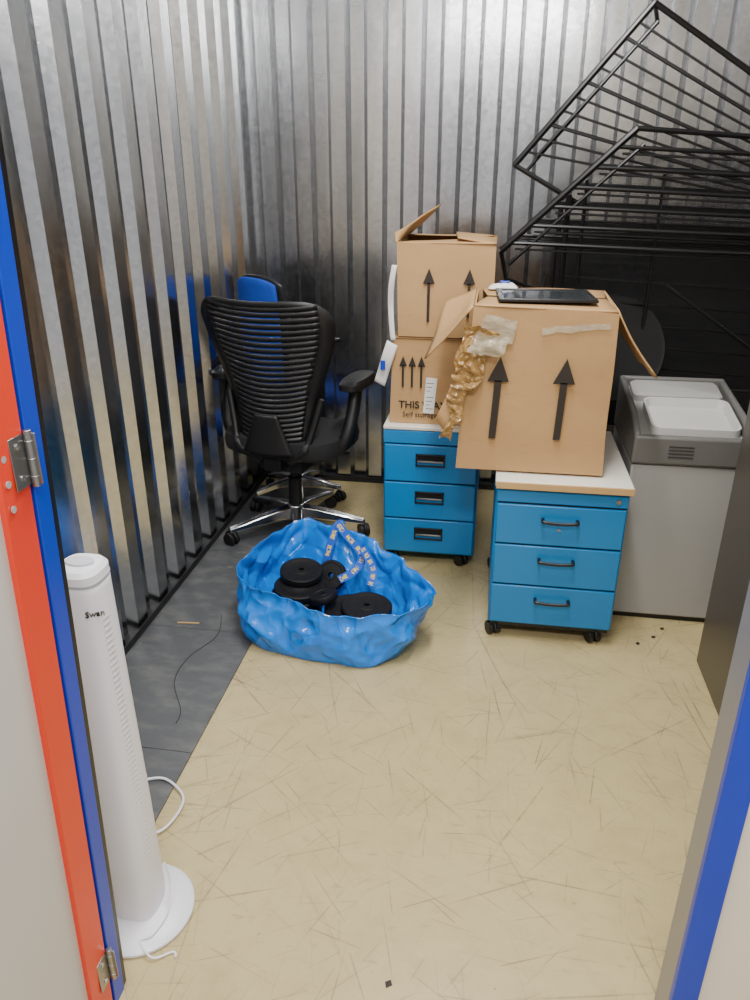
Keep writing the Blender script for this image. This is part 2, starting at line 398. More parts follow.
def cabinet2():
    W,D,H=.375,.55,.588
    e=thing('drawer_pedestal','blue metal three-drawer pedestal with recessed label handles','drawer cabinet',(-.217,2.76,0))
    x0,x1=-W/2,W/2
    g=G(); g.box((x0,.016,.05),(x1,D,H)); g.done('body',e,M_BLUE,bevel=.006)
    g=G(); g.box((x0,0.0,H),(x1,D,H+.016)); g.done('top_panel',e,M_LAM,bevel=.004,label='white laminate top panel')
    g=G(); g.box((x0,.002,.533),(x1,.018,H-.002)); g.done('header_rail',e,M_BLUE,bevel=.003)
    g=G(); g.box((x0+.01,.008,.07),(x1-.01,.02,.55)); g.done('recess',e,M_DARKGAP)
    for z0,z1 in ((.375,.528),(.215,.369),(.062,.209)):
        g=G(); g.box((x0+.006,0,z0),(x1-.006,.014,z1)); d=g.done('drawer',e,M_BLUE,bevel=.004)
        zc=z1-.06; xc=.0
        g=G()
        g.box((xc-.058,-.006,zc-.026),(xc+.058,.004,zc-.020)).box((xc-.058,-.006,zc+.020),(xc+.058,.004,zc+.026))
        g.box((xc-.058,-.006,zc-.026),(xc-.052,.004,zc+.026)).box((xc+.052,-.006,zc-.026),(xc+.058,.004,zc+.026))
        h=g.done('handle',d,M_BLACK,bevel=.001,label='black cup handle with frame')
        g=G(); g.box((xc-.052,-.002,zc-.002),(xc+.052,.001,zc+.020)); g.done('handle_recess',h,M_DARKGAP)
        g=G(); g.box((xc-.050,-.010,zc-.006),(xc+.050,-.001,zc+.000)); g.done('grip_bar',h,M_STEEL,bevel=.001)
    for x in (x0+.035,x1-.05):
        for y in (.035,D-.04): caster(e,x,y,ang=.8,h=.045)
cabinet1(); cabinet2()

# ---------------------------------------------------------------- cardboard boxes
def wobble(p,amp,sc=4,seed=0):
    v=Vector(p); n=mnoise.noise_vector(v*sc+Vector((seed,seed*2,0))); return v+n*amp
def carton(name,label,corners,seed=0,amp=.004,group=None):
    e=thing(name,label,'cardboard box',(0,0,0),group=group)
    b=[Vector(c) for c in corners[:4]]; t=[Vector(c) for c in corners[4:]]
    g=G()
    for k in range(4):
        A,B,C,D=b[k],b[(k+1)%4],t[(k+1)%4],t[k]
        def f(u,v,A=A,B=B,C=C,D=D):
            p=(A*(1-u)+B*u)*(1-v)+(D*(1-u)+C*u)*v
            return wobble(p,amp*min(1,4*v) if v<1 else amp,4,seed)
        g.grid(f,12,12)
    def fb(u,v): 
        return (b[0]*(1-u)+b[1]*u)*(1-v)+(b[3]*(1-u)+b[2]*u)*v
    g.grid(fb,12,12)
    bmesh.ops.remove_doubles(g.bm,verts=g.bm.verts,dist=.0008)
    body=g.done('carton_body',e,M_CARD,solid=.005,off=-1)
    return e,body
def flap(e,a,b,c,d,seed=0,amp=.006,m=None,curl=0,name='flap'):
    a,b,c,d=map(Vector,(a,b,c,d)); nn=(b-a).cross(d-a).normalized()
    g=G()
    def f(u,v):
        p=(a*(1-u)+b*u)*(1-v)+(d*(1-u)+c*u)*v
        return wobble(p+nn*curl*(v*v),amp*min(1,v*3),6,seed)
    g.grid(f,10,8); return g.done(name,e,m or M_CARD,solid=.005,smooth=True)
def arrow(e,x,y,z0,z1,w=.009,hw=.032,hh=.065,slope=0,xs=0,m=None,tilt=0):
    g=G()
    def P(dx,z): 
        k=(z-z0)/(z1-z0); return (x+dx+xs*k,y+tilt*k,z)
    zh=z1-hh
    g.poly([P(-w,z0),P(w,z0),P(w,zh),P(-w,zh)]); g.poly([P(-hw,zh-.004),P(hw,zh-.004),P(0,z1)])
    return g.done('printed_arrow',e,m or M_INK,solid=.0006)
y0=2.80
e,_=carton('cardboard_box','brown cardboard box printed with arrows under another box',
  [(-.385,y0,.606),(-.02,y0,.606),(-.02,y0+.38,.606),(-.385,y0+.38,.606),(-.375,y0+.005,.935),(-.02,y0+.005,.935),(-.02,y0+.38,.935),(-.375,y0+.38,.935)],seed=3,amp=.0025)
flap(e,(-.375,y0,.937),(-.02,y0,.937),(-.02,y0+.19,.938),(-.375,y0+.19,.938),1,.0)
flap(e,(-.375,y0+.38,.937),(-.02,y0+.38,.937),(-.02,y0+.19,.938),(-.375,y0+.19,.938),1,.0)
for xx in (-.335,-.30,-.265): arrow(e,xx,y0-.005,.75,.87,.004,.015,.035)
text('printed_text','THIS WAY UP',.0395,(-.350,y0-.005,.668),(R(90),0,0),M_INK,e,bold=.0008)
text('printed_text','Self storage',.029,(-.335,y0-.005,.633),(R(90),0,0),M_INK,e)
lab=G(); lab.box((-.250,y0-.008,.650),(-.208,y0-.0065,.79),Matrix.Rotation(R(4),3,'Y')); lb=lab.done('paper_label',e,M_PAPER)
for i,zz in enumerate((.77,.755,.74,.715,.70,.685,.67)):
    g=G(); g.box((-.244,y0-.0085,zz-.0020),(-.216-(i%3)*.006,y0-.008,zz)); g.done('label_print',lb,M_INK)
e,_=carton('cardboard_box','open brown cardboard box with arrows stacked on another box',
  [(-.355,y0-.005,.944),(-.012,y0-.005,.944),(-.012,y0+.36,.944),(-.355,y0+.36,.944),(-.365,y0-.005,1.275),(-.012,y0+.005,1.275),(-.012,y0+.36,1.275),(-.365,y0+.36,1.275)],seed=9,amp=.003)
flap(e,(-.365,y0,1.275),(-.365,y0+.36,1.275),(-.24,y0+.33,1.39),(-.385,y0+.08,1.30),2,.006)
flap(e,(-.365,y0+.36,1.275),(-.012,y0+.36,1.275),(-.03,y0+.24,1.285),(-.33,y0+.24,1.285),5,.004)
flap(e,(-.365,y0,1.275),(-.012,y0,1.275),(-.03,y0+.14,1.280),(-.33,y0+.14,1.268),7,.003)
flap(e,(-.012,y0,1.275),(-.012,y0+.36,1.275),(-.17,y0+.33,1.29),(-.15,y0+.04,1.29),11,.004)
arrow(e,-.245,y0-.012,1.0,1.19,.005,.022,.05); arrow(e,-.10,y0-.012,1.02,1.19,.005,.022,.05)
g=G()
def f(u,v):
    z=1.20-.27*v; return Vector((-.380-.014*math.sin(v*3)+.020*u,y0-.012-.01*math.sin(v*7+u),z))
g.grid(f,4,24); g.done('hanging_tape',e,M_PAPER,solid=.001,smooth=True,label='white torn strip of printed tape')
g=G()
def f(u,v):
    z=.93-.16*v; return Vector((-.395-.05*v+.04*u,y0-.016-.01*math.sin(v*5),z-.02*u))
g.grid(f,4,12); tp=g.done('hanging_tape',e,M_PAPER,solid=.001,smooth=True)
g=G(); g.box((-.418,y0-.030,.820),(-.400,y0-.028,.855)); g.done('printed_mark',e,M_BLUEF)

F=2.335
big,_=carton('cardboard_box','large battered brown cardboard box with two printed arrows on the pedestal',
  [(-.100,F,.607),(.372,F,.607),(.372,F+.40,.607),(-.100,F+.40,.607),(-.066,F,1.135),(.36,F,1.125),(.36,F+.40,1.135),(-.070,F+.40,1.135)],seed=21,amp=.007)
arrow(big,.012,F-.0135,.72,.985,.011,.034,.075,xs=.012)
arrow(big,.214,F-.0135,.725,.985,.011,.034,.075,xs=.010)
flap(big,(-.05,F+.40,1.13),(.36,F+.40,1.13),(.34,F+.20,1.138),(-.03,F+.20,1.138),4,.003)
flap(big,(-.066,F,1.135),(.36,F,1.125),(.345,F+.19,1.132),(-.03,F+.19,1.132),6,.003)
flap(big,(.36,F+.02,1.128),(.36,F+.39,1.135),(.475,F+.33,.90),(.475,F+.0,.925),8,.008,curl=-.02)
flap(big,(-.070,F+.0,1.13),(-.070,F+.38,1.135),(-.17,F+.34,1.10),(-.215,F+.06,.955),12,.014)
flap(big,(-.090,F-.008,1.02),(-.062,F-.010,1.02),(-.120,F-.016,.70),(-.165,F-.018,.78),15,.010,name='torn_flap')
def crumple(name,fx,fz,n1,n2,m,seed,nu,nv,ymax,lab):
    g=G()
    def f(u,v):
        p=Vector((fx(u,v),F-.026,fz(u,v))); q=p+Vector((seed,0,0))
        n=mnoise.noise_vector(q*24)*n1; 
        r=abs(mnoise.noise(q*42))*n2; p+=n; p.y-=r; p.y=min(p.y,ymax); return p
    g.grid(f,nu,nv); return g.done(name,big,m,solid=.0006,label=lab)
crumple('crumpled_tape',lambda u,v:-.095-.030*v+.115*u*(1-.35*v)+.008*math.sin(v*9),lambda u,v:1.085-.19*v-.02*u,.014,.020,M_TAPE,0,22,36,F-.016,'crinkled bunch of brown packing tape')
crumple('crumpled_tape',lambda u,v:-.120-.030*v+.065*u*(1-.5*v)+.008*math.sin(v*12),lambda u,v:.925-.21*v,.010,.014,M_TAPE,5,14,34,F-.020,'thin torn strip of brown tape')
g=G()
def f(u,v):
    x=-.05+.10*u-.03*v; z=1.06-.06*v-.01*u; p=Vector((x,F-.050,z)); n=mnoise.noise_vector(p*28)*.014; p+=n; p.y=min(p.y,F-.030); return p
g.grid(f,16,12); g.done('crumpled_tape',big,M_CLEAR,solid=.0008,label='crumpled clear tape')
g=G()
def f(u,v):
    x=-.03+.10*u-.02*v; z=1.115-.07*v-.02*u; p=Vector((x,F-.014,z)); n=mnoise.noise_vector(p*25)*.01; n.y*=.5; p+=n; p.y=min(p.y,F-.010); return p
g.grid(f,16,10); g.done('clear_tape',big,M_CLEAR,solid=.0006)
g=G()
def f(u,v):
    x=.14+.20*u; z=1.075-.018*v+.02*u; p=Vector((x,F-.014,z)); n=mnoise.noise_vector(p*25)*.006; n.y*=.3; p+=n; p.y=min(p.y,F-.011); return p
g.grid(f,18,3); g.done('clear_tape',big,M_CLEAR,solid=.0006)
e=thing('picture_frame','black framed flat panel lying on the large cardboard box','picture frame',(.15,F+.17,1.141),R(3))
g=G(); g.box((-.15,-.12,0),(.15,-.10,.009)).box((-.15,.10,0),(.15,.12,.009)).box((-.15,-.10,0),(-.13,.10,.009)).box((.13,-.10,0),(.15,.10,.009)); g.done('frame',e,M_BLACK,bevel=.002)
g=G(); g.box((-.13,-.10,.002),(.13,.10,.006)); g.done('panel',e,mat('smoky_glass',(50,55,58),.1,0,.1),label='dark glossy panel')
e=thing('plastic_packet','small crumpled white and blue plastic packet on the box','packet',(.02,F+.33,1.143))
g=G()
def f(u,v):
    p=Vector(((u-.5)*.10,(v-.5)*.06,.018*math.sin(u*math.pi)*math.sin(v*math.pi))); return p+Vector((0,0,abs(mnoise.noise(p*40))*.012))
g.grid(f,14,10); g.done('wrapper',e,M_PAPER,solid=.001,smooth=True)
g=G(); g.box((-.012,-.016,.020),(.02,.008,.024)); g.done('printed_mark',e,M_BLUEF,bevel=.001)

# ---------------------------------------------------------------- shredder
e=thing('office_shredder','tall boxy office shredder with vented grey band and pale open top','paper shredder',(.65,2.48,0))
x0,x1,D=-.165,.205,.44
g=G(); g.box((x0,.0,.02),(x1,D,.60)); g.done('bin',e,M_GREYB,bevel=.006,label='silvery grey lower bin')
g=G(); g.box((x0-.004,-.010,.604),(x1+.004,.02,.705))
for xa_ in (x0-.004,x1-.018):
    g.loft([[(xx,-.006,.604),(xx,-.006,.712),(xx,.10,.755),(xx,D,.80),(xx,D,.604)] for xx in (xa_,xa_+.022)])
g.box((x0-.004,D-.02,.604),(x1+.004,D,.80))
hd=g.done('shredder_head',e,M_GREYD,bevel=.010,bseg=3,label='mid grey upper housing')
M_VENT=mat('vent_shadow',(55,55,54),.6)
for k in range(4):
    g=G(); g.box((x0+.11,-.0120,.634+k*.012),(x0+.19,-.009,.638+k*.012)); g.done('vent_slot',hd,M_VENT)
g=G(); g.loft([[(x0+.018,.012,.604),(x1-.018,.012,.604),(x1-.018,D-.02,.604),(x0+.018,D-.02,.604)],[(x0+.018,.012,.690),(x1-.018,.012,.690),(x1-.018,D-.02,.763),(x0+.018,D-.02,.763)]])
g.done('top_deck',e,M_GREYB,bevel=.003,label='pale top deck')
def zdeck(y): return .690+(.763-.690)*(y-.012)/(D-.032)
def rrect(x_0,x_1,y_0,y_1,r,dz,n=6):
    out=[]
    for cx,cy,a0 in ((x_1-r,y_1-r,0),(x_0+r,y_1-r,90),(x_0+r,y_0+r,180),(x_1-r,y_0+r,270)):
        for k in range(n+1):
            a=R(a0+90*k/n); xx,yy=cx+r*math.cos(a),cy+r*math.sin(a); out.append((xx,yy,zdeck(yy)+dz))
    return out
a,b=x0+.055,x1-.025
g=G(); g.loft([rrect(a,b,.03,.265,.035,.0),rrect(a,b,.03,.265,.035,.030),rrect(a+.008,b-.008,.038,.257,.028,.030),rrect(a+.016,b-.016,.048,.247,.022,.003)]); g.done('paper_tray',e,M_GREYT,smooth=True,label='pale grey rounded feed recess')
g=G(); g.loft([rrect(x0+.03,x1-.03,.29,D-.025,.02,.0),rrect(x0+.03,x1-.03,.29,D-.025,.02,.022),rrect(x0+.04,x1-.04,.30,D-.035,.015,.030)]); g.done('lid',e,M_GREYB,smooth=True)
g=G(); g.box((x0+.01,.01,0),(x1-.01,D-.02,.022)); g.done('base_plinth',e,M_BLACK)

# ---------------------------------------------------------------- filing cabinet
e=thing('filing_cabinet','dark grey steel filing cabinet beside the doorway','filing cabinet',(.97,1.90,0))
g=G(); g.box((-.232,-.32,0),(.24,.34,1.32)); g.done('body',e,M_FILE,bevel=.004)
for k in range(4):
    g=G(); g.box((-.22,-.338,.04+k*.32),(.23,-.321,.34+k*.32)); d=g.done('drawer',e,M_FILE,bevel=.003)
    g=G(); g.box((-.06,-.352,.24+k*.32),(.06,-.338,.255+k*.32)); g.done('handle',d,M_STEEL,bevel=.002)

# ---------------------------------------------------------------- tower fan
FX,FY=-.695,1.070
e=thing('tower_fan','white plastic tower fan on a round base beside the door','fan',(FX,FY,0))
def disc(r,h,z,n=48): return [(r*math.cos(2*math.pi*i/n),r*math.sin(2*math.pi*i/n),z) for i in range(n)]
g=G(); g.loft([disc(.112,0,0),disc(.116,0,.004),disc(.116,0,.010),disc(.106,0,.018),disc(.075,0,.022),disc(.055,0,.030)]); g.done('round_base',e,M_WHITE,smooth=True)
def sect(w,d,z,ox=0,n=40):
    out=[]
    for i in range(n):
        t=2*math.pi*i/n; c,s=math.cos(t),math.sin(t)
        out.append((ox+w*math.copysign(abs(c)**.62,c),d*math.copysign(abs(s)**.7,s),z))
    return out
g=G(); g.loft([sect(.050,.050,.03),sect(.052,.052,.06),sect(.050,.051,.3),sect(.045,.047,.6),sect(.042,.044,.828),sect(.042,.044,.840),sect(.040,.042,.845)]); b=g.done('fan_body',e,M_WHITE,smooth=True)
g=G(); g.loft([sect(.0415,.0435,.849),sect(.0415,.0435,.864),sect(.035,.037,.872),sect(.02,.02,.874)]); tp=g.done('control_cap',e,M_WHITE,smooth=True)
g=G(); g.loft([[(.026*math.cos(2*math.pi*i/32),.017*math.sin(2*math.pi*i/32),z) for i in range(32)] for z in (.873,.878)]); g.done('control_panel',tp,mat('grey_dial',(200,200,208),.4),bevel=.001,label='oval grey control panel')
g=G(); g.loft([sect(.0425,.0445,.8445),sect(.0425,.0445,.849)]); g.done('seam_ring',e,mat('shadow_grey',(170,170,175),.5))
g=G()
for k in range(48):
    z=.20+k*.0122; w=(.0515-.0105*(z/.9))
    c0=Vector((w*.995,-w*.45,z)); t=Vector((.16,.987,0)).normalized()
    p=c0-t*.006; q=c0+t*.014; nn=Vector((.987,-.16,0))*.0005
    g.loft([[p-nn,q-nn,q+nn,p+nn],[p-nn+Vector((0,0,.0018)),q-nn+Vector((0,0,.0018)),q+nn+Vector((0,0,.0018)),p+nn+Vector((0,0,.0018))]])
g.done('air_grille',e,mat('grille_shadow_grey',(190,189,195),.5),label='faint vertical row of air outlet slots')
text('printed_text','Swan',.016,(.0215,-.0468,.790),(R(90),R(6),R(40)),M_INK,e,depth=.0015)
L=lambda x,y,z:(x-FX,y-FY,z)
g=G(); g.tube(catmull([L(-.853,1.42,.018),L(-.80,1.44,.012),L(-.735,1.40,.010),L(-.718,1.35,.010),L(-.735,1.28,.010),L(-.79,1.24,.010),L(-.80,1.20,.012),L(-.74,1.15,.03),L(-.70,1.12,.06)],8),.0034,8)
g.tube(catmull([L(-.640,1.10,.12),L(-.628,1.09,.075),L(-.622,1.05,.033),L(-.635,1.0,.026),L(-.655,.985,.022),L(-.62,.962,.010),L(-.585,.985,.004),L(-.575,.975,.004)],8),.0025,8)
cd=g.done('power_cord',e,M_WHITE,smooth=True)
g=G(); g.box(L(-.878,1.405,.006),L(-.845,1.435,.03)); g.box(L(-.892,1.41,.014),L(-.878,1.414,.018)); g.box(L(-.892,1.426,.014),L(-.878,1.430,.018)); g.done('plug',cd,M_WHITE,bevel=.004)

# ---------------------------------------------------------------- blue bag
def lerp(a,b,t): return a*(1-t)+b*t
rim=catmull([(-.840,2.20,.205),(-.775,2.11,.212),(-.62,2.065,.205),(-.46,2.04,.190),(-.30,2.045,.192),(-.158,2.14,.210),(-.175,2.26,.205),(-.30,2.40,.225),(-.43,2.47,.26),(-.56,2.53,.265),(-.68,2.55,.275),(-.78,2.46,.25),(-.835,2.33,.225)],18,True)
base=catmull([(-.80,2.20,0),(-.74,2.085,0),(-.62,2.050,0),(-.46,2.03,0),(-.34,2.03,0),(-.26,2.11,0),(-.27,2.20,0),(-.33,2.30,0),(-.42,2.36,0),(-.56,2.42,0),(-.70,2.45,0),(-.79,2.40,0),(-.81,2.31,0)],18,True)
N=len(rim); cen=Vector((-.5,2.27,0))
e=thing('shopping_bag','large glossy blue woven plastic bag full of black weight plates','bag',(cen.x,cen.y,0))
g=G(); NV=36; rings=[]
for j in range(NV+1):
    v=j/NV; rg=[]
    for i in range(N):
        p=lerp(base[i],rim[i],v); out=(p-cen); out.z=0; out.normalize()
        bulge=.022*math.sin(math.pi*min(1,v*1.1))*(1-.5*v)
        q=p+out*bulge
        a=i/N*2*math.pi
        P3=Vector((math.cos(a)*2.2,math.sin(a)*2.2,v*1.5))
        r1=1-2*abs(mnoise.noise(P3*1.1+Vector((3,1,0)))); r2=1-2*abs(mnoise.noise(P3*2.4+Vector((0,7,2))))
        q=q+out*((r1*.022+r2*.010-.016)*min(1,v*3+.2)+mnoise.noise(P3*1.1)*.008)
        q.z=max(.002,q.z+(mnoise.noise(Vector((math.cos(a)*3,math.sin(a)*3,3)))*.012+mnoise.noise(Vector((math.cos(a)*8,math.sin(a)*8,1)))*.004)*v)
        if j==0: q.z=.002
        rg.append(q-cen)
    rings.append(rg)
vs=[[g.bm.verts.new(p) for p in rg] for rg in rings]
for A,B in zip(vs[:-1],vs[1:]):
    for k in range(N): g.bm.faces.new((A[k],A[(k+1)%N],B[(k+1)%N],B[k]))
prev=vs[0]
for s_ in (.66,.33):
    cur=[g.bm.verts.new(Vector((v.co.x*s_,v.co.y*s_,.003))) for v in vs[0]]
    for k in range(N): g.bm.faces.new((prev[k],prev[(k+1)%N],cur[(k+1)%N],cur[k]))
    prev=cur
g.bm.faces.new(prev)
g.done('bag_body',e,M_BAG,smooth=True,angle=32,solid=.0010)
g=G(); g.tube([p+Vector((0,0,.000)) for p in rings[-1]],.0018,6,True); g.done('hem',e,M_BAG,smooth=True)
def strap(pts,w,nm='handle'):
    P=catmull(pts,10); me=bmesh.new(); uv=me.loops.layers.uv.new('UVMap'); rows=[]
    for i,p in enumerate(P):
        t=(P[min(i+1,len(P)-1)]-P[max(i-1,0)]).normalized(); sd=t.cross(Vector((0,-.85,.52))).normalized()*w/2
        rows.append((me.verts.new(p-sd),me.verts.new(p+sd)))
    n=len(rows)
    for i in range(n-1):
        f=me.faces.new((rows[i][0],rows[i][1],rows[i+1][1],rows[i+1][0]))
        for lp,c in zip(f.loops,((i/n,0),(i/n,1),((i+1)/n,1),((i+1)/n,0))): lp[uv].uv=c
    m=bpy.data.meshes.new(nm); me.to_mesh(m); me.free(); m.materials.append(M_STRAP)
    o=bpy.data.objects.new(nm,m); COL.objects.link(o); o.parent=e
    d=o.modifiers.new('s','SOLIDIFY'); d.thickness=.0015
    o['label']='blue carrying strap printed in yellow'; return o
C=lambda x,y,z:(x-cen.x,y-cen.y,z)
strap([C(-.585,2.44,.10),C(-.570,2.47,.19),C(-.548,2.51,.265),C(-.535,2.53,.280),C(-.525,2.53,.27)],.030)
strap([C(-.545,2.52,.285),C(-.50,2.48,.255),C(-.45,2.44,.225),C(-.43,2.40,.20),C(-.455,2.36,.17),C(-.50,2.33,.15)],.030)
strap([C(-.43,2.41,.245),C(-.40,2.37,.225),C(-.375,2.33,.195),C(-.38,2.29,.16)],.030)
def plate(x,y,z,r,rx,ry,th=.026,lab='round black weight plate inside the blue bag'):
    t=thing('weight_plate',lab,'weight plate',(x,y,z),0,'black weight plates in the bag'); t.rotation_euler=(rx,ry,0)
    g=G(); n=40
    prof=[(.010,-th*.5),(r*.35,-th*.5),(r*.38,-th*.42),(r*.78,-th*.42),(r*.82,-th*.5),(r*.95,-th*.5),(r,-th*.34),(r,th*.34),(r*.95,th*.5),(r*.82,th*.5),(r*.78,th*.42),(r*.38,th*.42),(r*.35,th*.5),(.010,th*.5)]
    rings=[[(a*math.cos(2*math.pi*i/n),a*math.sin(2*math.pi*i/n),b) for i in range(n)] for a,b in prof]; rings.append(rings[0])
    g.loft(rings,cap=False); bmesh.ops.remove_doubles(g.bm,verts=g.bm.verts,dist=.00001)
    g.done('iron_disc',t,M_IRON,smooth=True)
for k in range(5): plate(-.66+.006*k,2.25+.008*k,.024+.0275*k,.104-.003*k,.04,.03)
for k in range(4): plate(-.420-.003*k,2.19+.004*k,.022+.0275*k,.104-.002*k,-.02,.03)
plate(-.545,2.40,.125,.058,.85,-.25)
plate(-.64,2.33,.170,.078,.10,.06)
plate(-.375,2.185,.132,.088,.0,.03); plate(-.530,2.205,.150,.050,-.10,-.30)

# ---------------------------------------------------------------- office chair
def office_chair():
    e=thing('office_chair','black ergonomic office chair with slatted backrest and chrome base','office chair',(-.835,3.0,0),R(-12))
    def S(u,v):
        w=[.175,.175,.188,.215,.248,.280,.302,.296]; k=v*(len(w)-1); i=min(int(k),len(w)-2); f=k-i; f=f*f*(3-2*f)*.5+f*.5; ww=w[i]*(1-f)+w[i+1]*f
        z=.45+.645*v - .026*(1-u*u)*(v**3) 
        y=-.23+.02*math.sin(v*math.pi)-.06*v*v+.095*u*u*(.7+.3*v)
        return Vector((u*ww,y,z))
    def rr(t,s,sv=None):
        c,sn=math.cos(t),math.sin(t); p=.42
        u=s*math.copysign(abs(c)**p,c); v=.5+.5*(sv or s)*math.copysign(abs(sn)**p,sn); return S(u,max(0,min(1,v)))
    g=G(); n=120
    va=[g.bm.verts.new(rr(2*math.pi*i/n,1.0)) for i in range(n)]; vb=[g.bm.verts.new(rr(2*math.pi*i/n,.74,.90)) for i in range(n)]
    for i in range(n): g.bm.faces.new((va[i],va[(i+1)%n],vb[(i+1)%n],vb[i]))
    ns=26
    for k in range(ns):
        v0=.075+.87*k/(ns-1)
        rows=[]
        for i in range(25):
            u=-.80+1.60*i/24; dip=-.045*(1-u*u); hh=.0147+.0040*(u**4)
            vv=max(.02,v0+dip*math.sin(math.pi*min(1,v0*1.1)))
            rows.append((g.bm.verts.new(S(u,min(.97,vv-hh))),g.bm.verts.new(S(u,min(.975,vv+hh)))))
        for i in range(24): g.bm.faces.new((rows[i][0],rows[i+1][0],rows[i+1][1],rows[i][1]))
    g.done('backrest',e,M_BLACK,solid=.004,smooth=True)
    g=G()
    def sp(u,v):
        q=S((u-.5)*1.3*(1-.6*v),v*.26); q.y-=.012; return q
    g.grid(sp,10,14); g.done('back_spine',e,M_BLACK,solid=.014,smooth=True)
    g=G()
    for sx in (-1,1):
        g.tube(catmull([(sx*.03,-.05,.42),(sx*.08,-.18,.43),(sx*.15,-.195,.47),(sx*.18,-.17,.56),(sx*.21,-.145,.68)],6),[.032]*7+[.024]*7+[.014]*11,10)
    g.done('back_bracket',e,M_BLACK,smooth=True)
    g=G(); rings=[]
    for z,s in ((.420,.90),(.435,.98),(.470,1.0),(.500,.97),(.510,.85),(.512,.5)):
        rg=[]
        for i in range(48):
            t=2*math.pi*i/48;c,sn=math.cos(t),math.sin(t)
            rg.append((.27*s*math.copysign(abs(c)**.55,c),.0+.22*s*math.copysign(abs(sn)**.55,sn),z-(.015 if sn>.8 else 0)))
        rings.append(rg)
    g.loft(rings); g.done('seat',e,M_FABRIC,smooth=True)
    g=G(); g.box((-.10,-.13,.34),(.10,.12,.425)); g.box((-.04,-.2,.365),(.04,-.1,.42)); g.tube([(.08,.03,.39),(.24,.05,.39)],.008,8); g.done('tilt_mechanism',e,M_BLACK,bevel=.01)
    for sx in (-1,1):
        g=G(); g.tube(catmull([(sx*.10,-.04,.425),(sx*.22,-.07,.44),(sx*.275,-.06,.50),(sx*.290,-.02,.60),(sx*.290,.02,.70)],6),[.028]*25,10)
        a=g.done('armrest',e,M_BLACK,smooth=True)
        g=G(); rings=[]
        for z,s in ((.70,.85),(.708,1),(.730,1),(.742,.85)):
            rings.append([(sx*.295+.050*s*math.copysign(abs(math.cos(t))**.6,math.cos(t)),.03+.130*s*math.copysign(abs(math.sin(t))**.6,math.sin(t)),z) for t in [2*math.pi*i/32 for i in range(32)]])
        g.loft(rings); g.done('arm_pad',a,M_BLACK,smooth=True)
    g=G(); g.cyl((0,0,.10),(0,0,.27),.030); g.cyl((0,0,.27),(0,0,.38),.018); g.done('gas_lift',e,M_BLACK,bevel=.001)
    g=G(); OFF=12
    for k in range(5):
        a=R(72*k+OFF); d=Vector((math.cos(a),math.sin(a),0)); s=Vector((-d.y,d.x,0)); 
        rings=[]
        for r,w,zt,zb in ((.02,.034,.135,.075),(.10,.029,.126,.078),(.22,.023,.102,.07),(.315,.017,.082,.06)):
            rings.append([tuple(d*r-s*w+Vector((0,0,zb))),tuple(d*r+s*w+Vector((0,0,zb))),tuple(d*r+s*w*.75+Vector((0,0,zt))),tuple(d*r-s*w*.75+Vector((0,0,zt)))])
        g.loft(rings)
    g.cyl((0,0,.07),(0,0,.14),.038)
    bs=g.done('star_base',e,M_CHROME,bevel=.006,label='chrome five-star base')
    for k in range(5):
        a=R(72*k+OFF); caster(bs,.308*math.cos(a),.308*math.sin(a),r=.030,h=.058,ang=a+.5)
office_chair()
def blue_chair():
    e=thing('swivel_chair','blue swivel chair with black trim tucked behind the black chair','office chair',(-.925,3.365,0),R(-34))
    def S(u,v,o=0):
        w=.148*(1-.08*abs(v-.55)); z=.62+.485*v
        return Vector((u*w*(1-.3*max(0,v-.85)*abs(u)),-.185-.02*v+.04*u*u+o,z-.040*abs(u)**3*(v**4)))
    g=G(); g.grid(lambda a,b:S(2*a-1,b,.012),16,16); g.done('back_shell',e,M_BLACK,solid=.014,bevel=.004)
    g=G(); g.grid(lambda a,b:S((2*a-1)*.90,.03+.95*b,-.008),16,16); g.done('backrest',e,M_CHAIRBLUE,solid=.020,bevel=.008,label='blue fabric backrest')
    g=G(); g.box((-.19,-.17,.335),(.19,.10,.405)); g.done('seat',e,M_CHAIRBLUE,bevel=.03,bseg=4,label='blue fabric seat')
    g=G(); g.box((-.08,-.1,.28),(.08,.08,.335)); g.tube([(0,-.08,.31),(0,-.17,.33),(0,-.185,.50),(0,-.185,.66)],.014,8); g.done('mechanism',e,M_BLACK,smooth=True)
    for sx in (-1,1):
        g=G(); g.tube(catmull([(sx*.13,.0,.35),(sx*.185,0,.36),(sx*.20,0,.45),(sx*.20,0,.80)],5),.014,8); a=g.done('armrest',e,M_BLACK,smooth=True)
        g=G(); g.box((sx*.20-.03,-.09,.80),(sx*.20+.03,.10,.825)); g.done('arm_pad',a,M_BLACK,bevel=.01,bseg=3)
    g=G(); g.cyl((0,0,.10),(0,0,.30),.022); g.done('gas_lift',e,M_BLACK)
    g=G(); OF=36
    for k in range(5):
        a=R(72*k+OF); d=Vector((math.cos(a),math.sin(a),0)); s=Vector((-d.y,d.x,0)); rings=[]
        for r,w,zt,zb in ((.02,.026,.125,.08),(.12,.02,.112,.08),(.22,.014,.08,.06)):
            rings.append([tuple(d*r-s*w+Vector((0,0,zb))),tuple(d*r+s*w+Vector((0,0,zb))),tuple(d*r+s*w*.75+Vector((0,0,zt))),tuple(d*r-s*w*.75+Vector((0,0,zt)))])
        g.loft(rings)
    bs=g.done('star_base',e,M_CHROME,bevel=.004)
    for k in range(5):
        a=R(72*k+OF); caster(bs,.215*math.cos(a),.215*math.sin(a),r=.024,h=.055,ang=a+.9)
blue_chair()

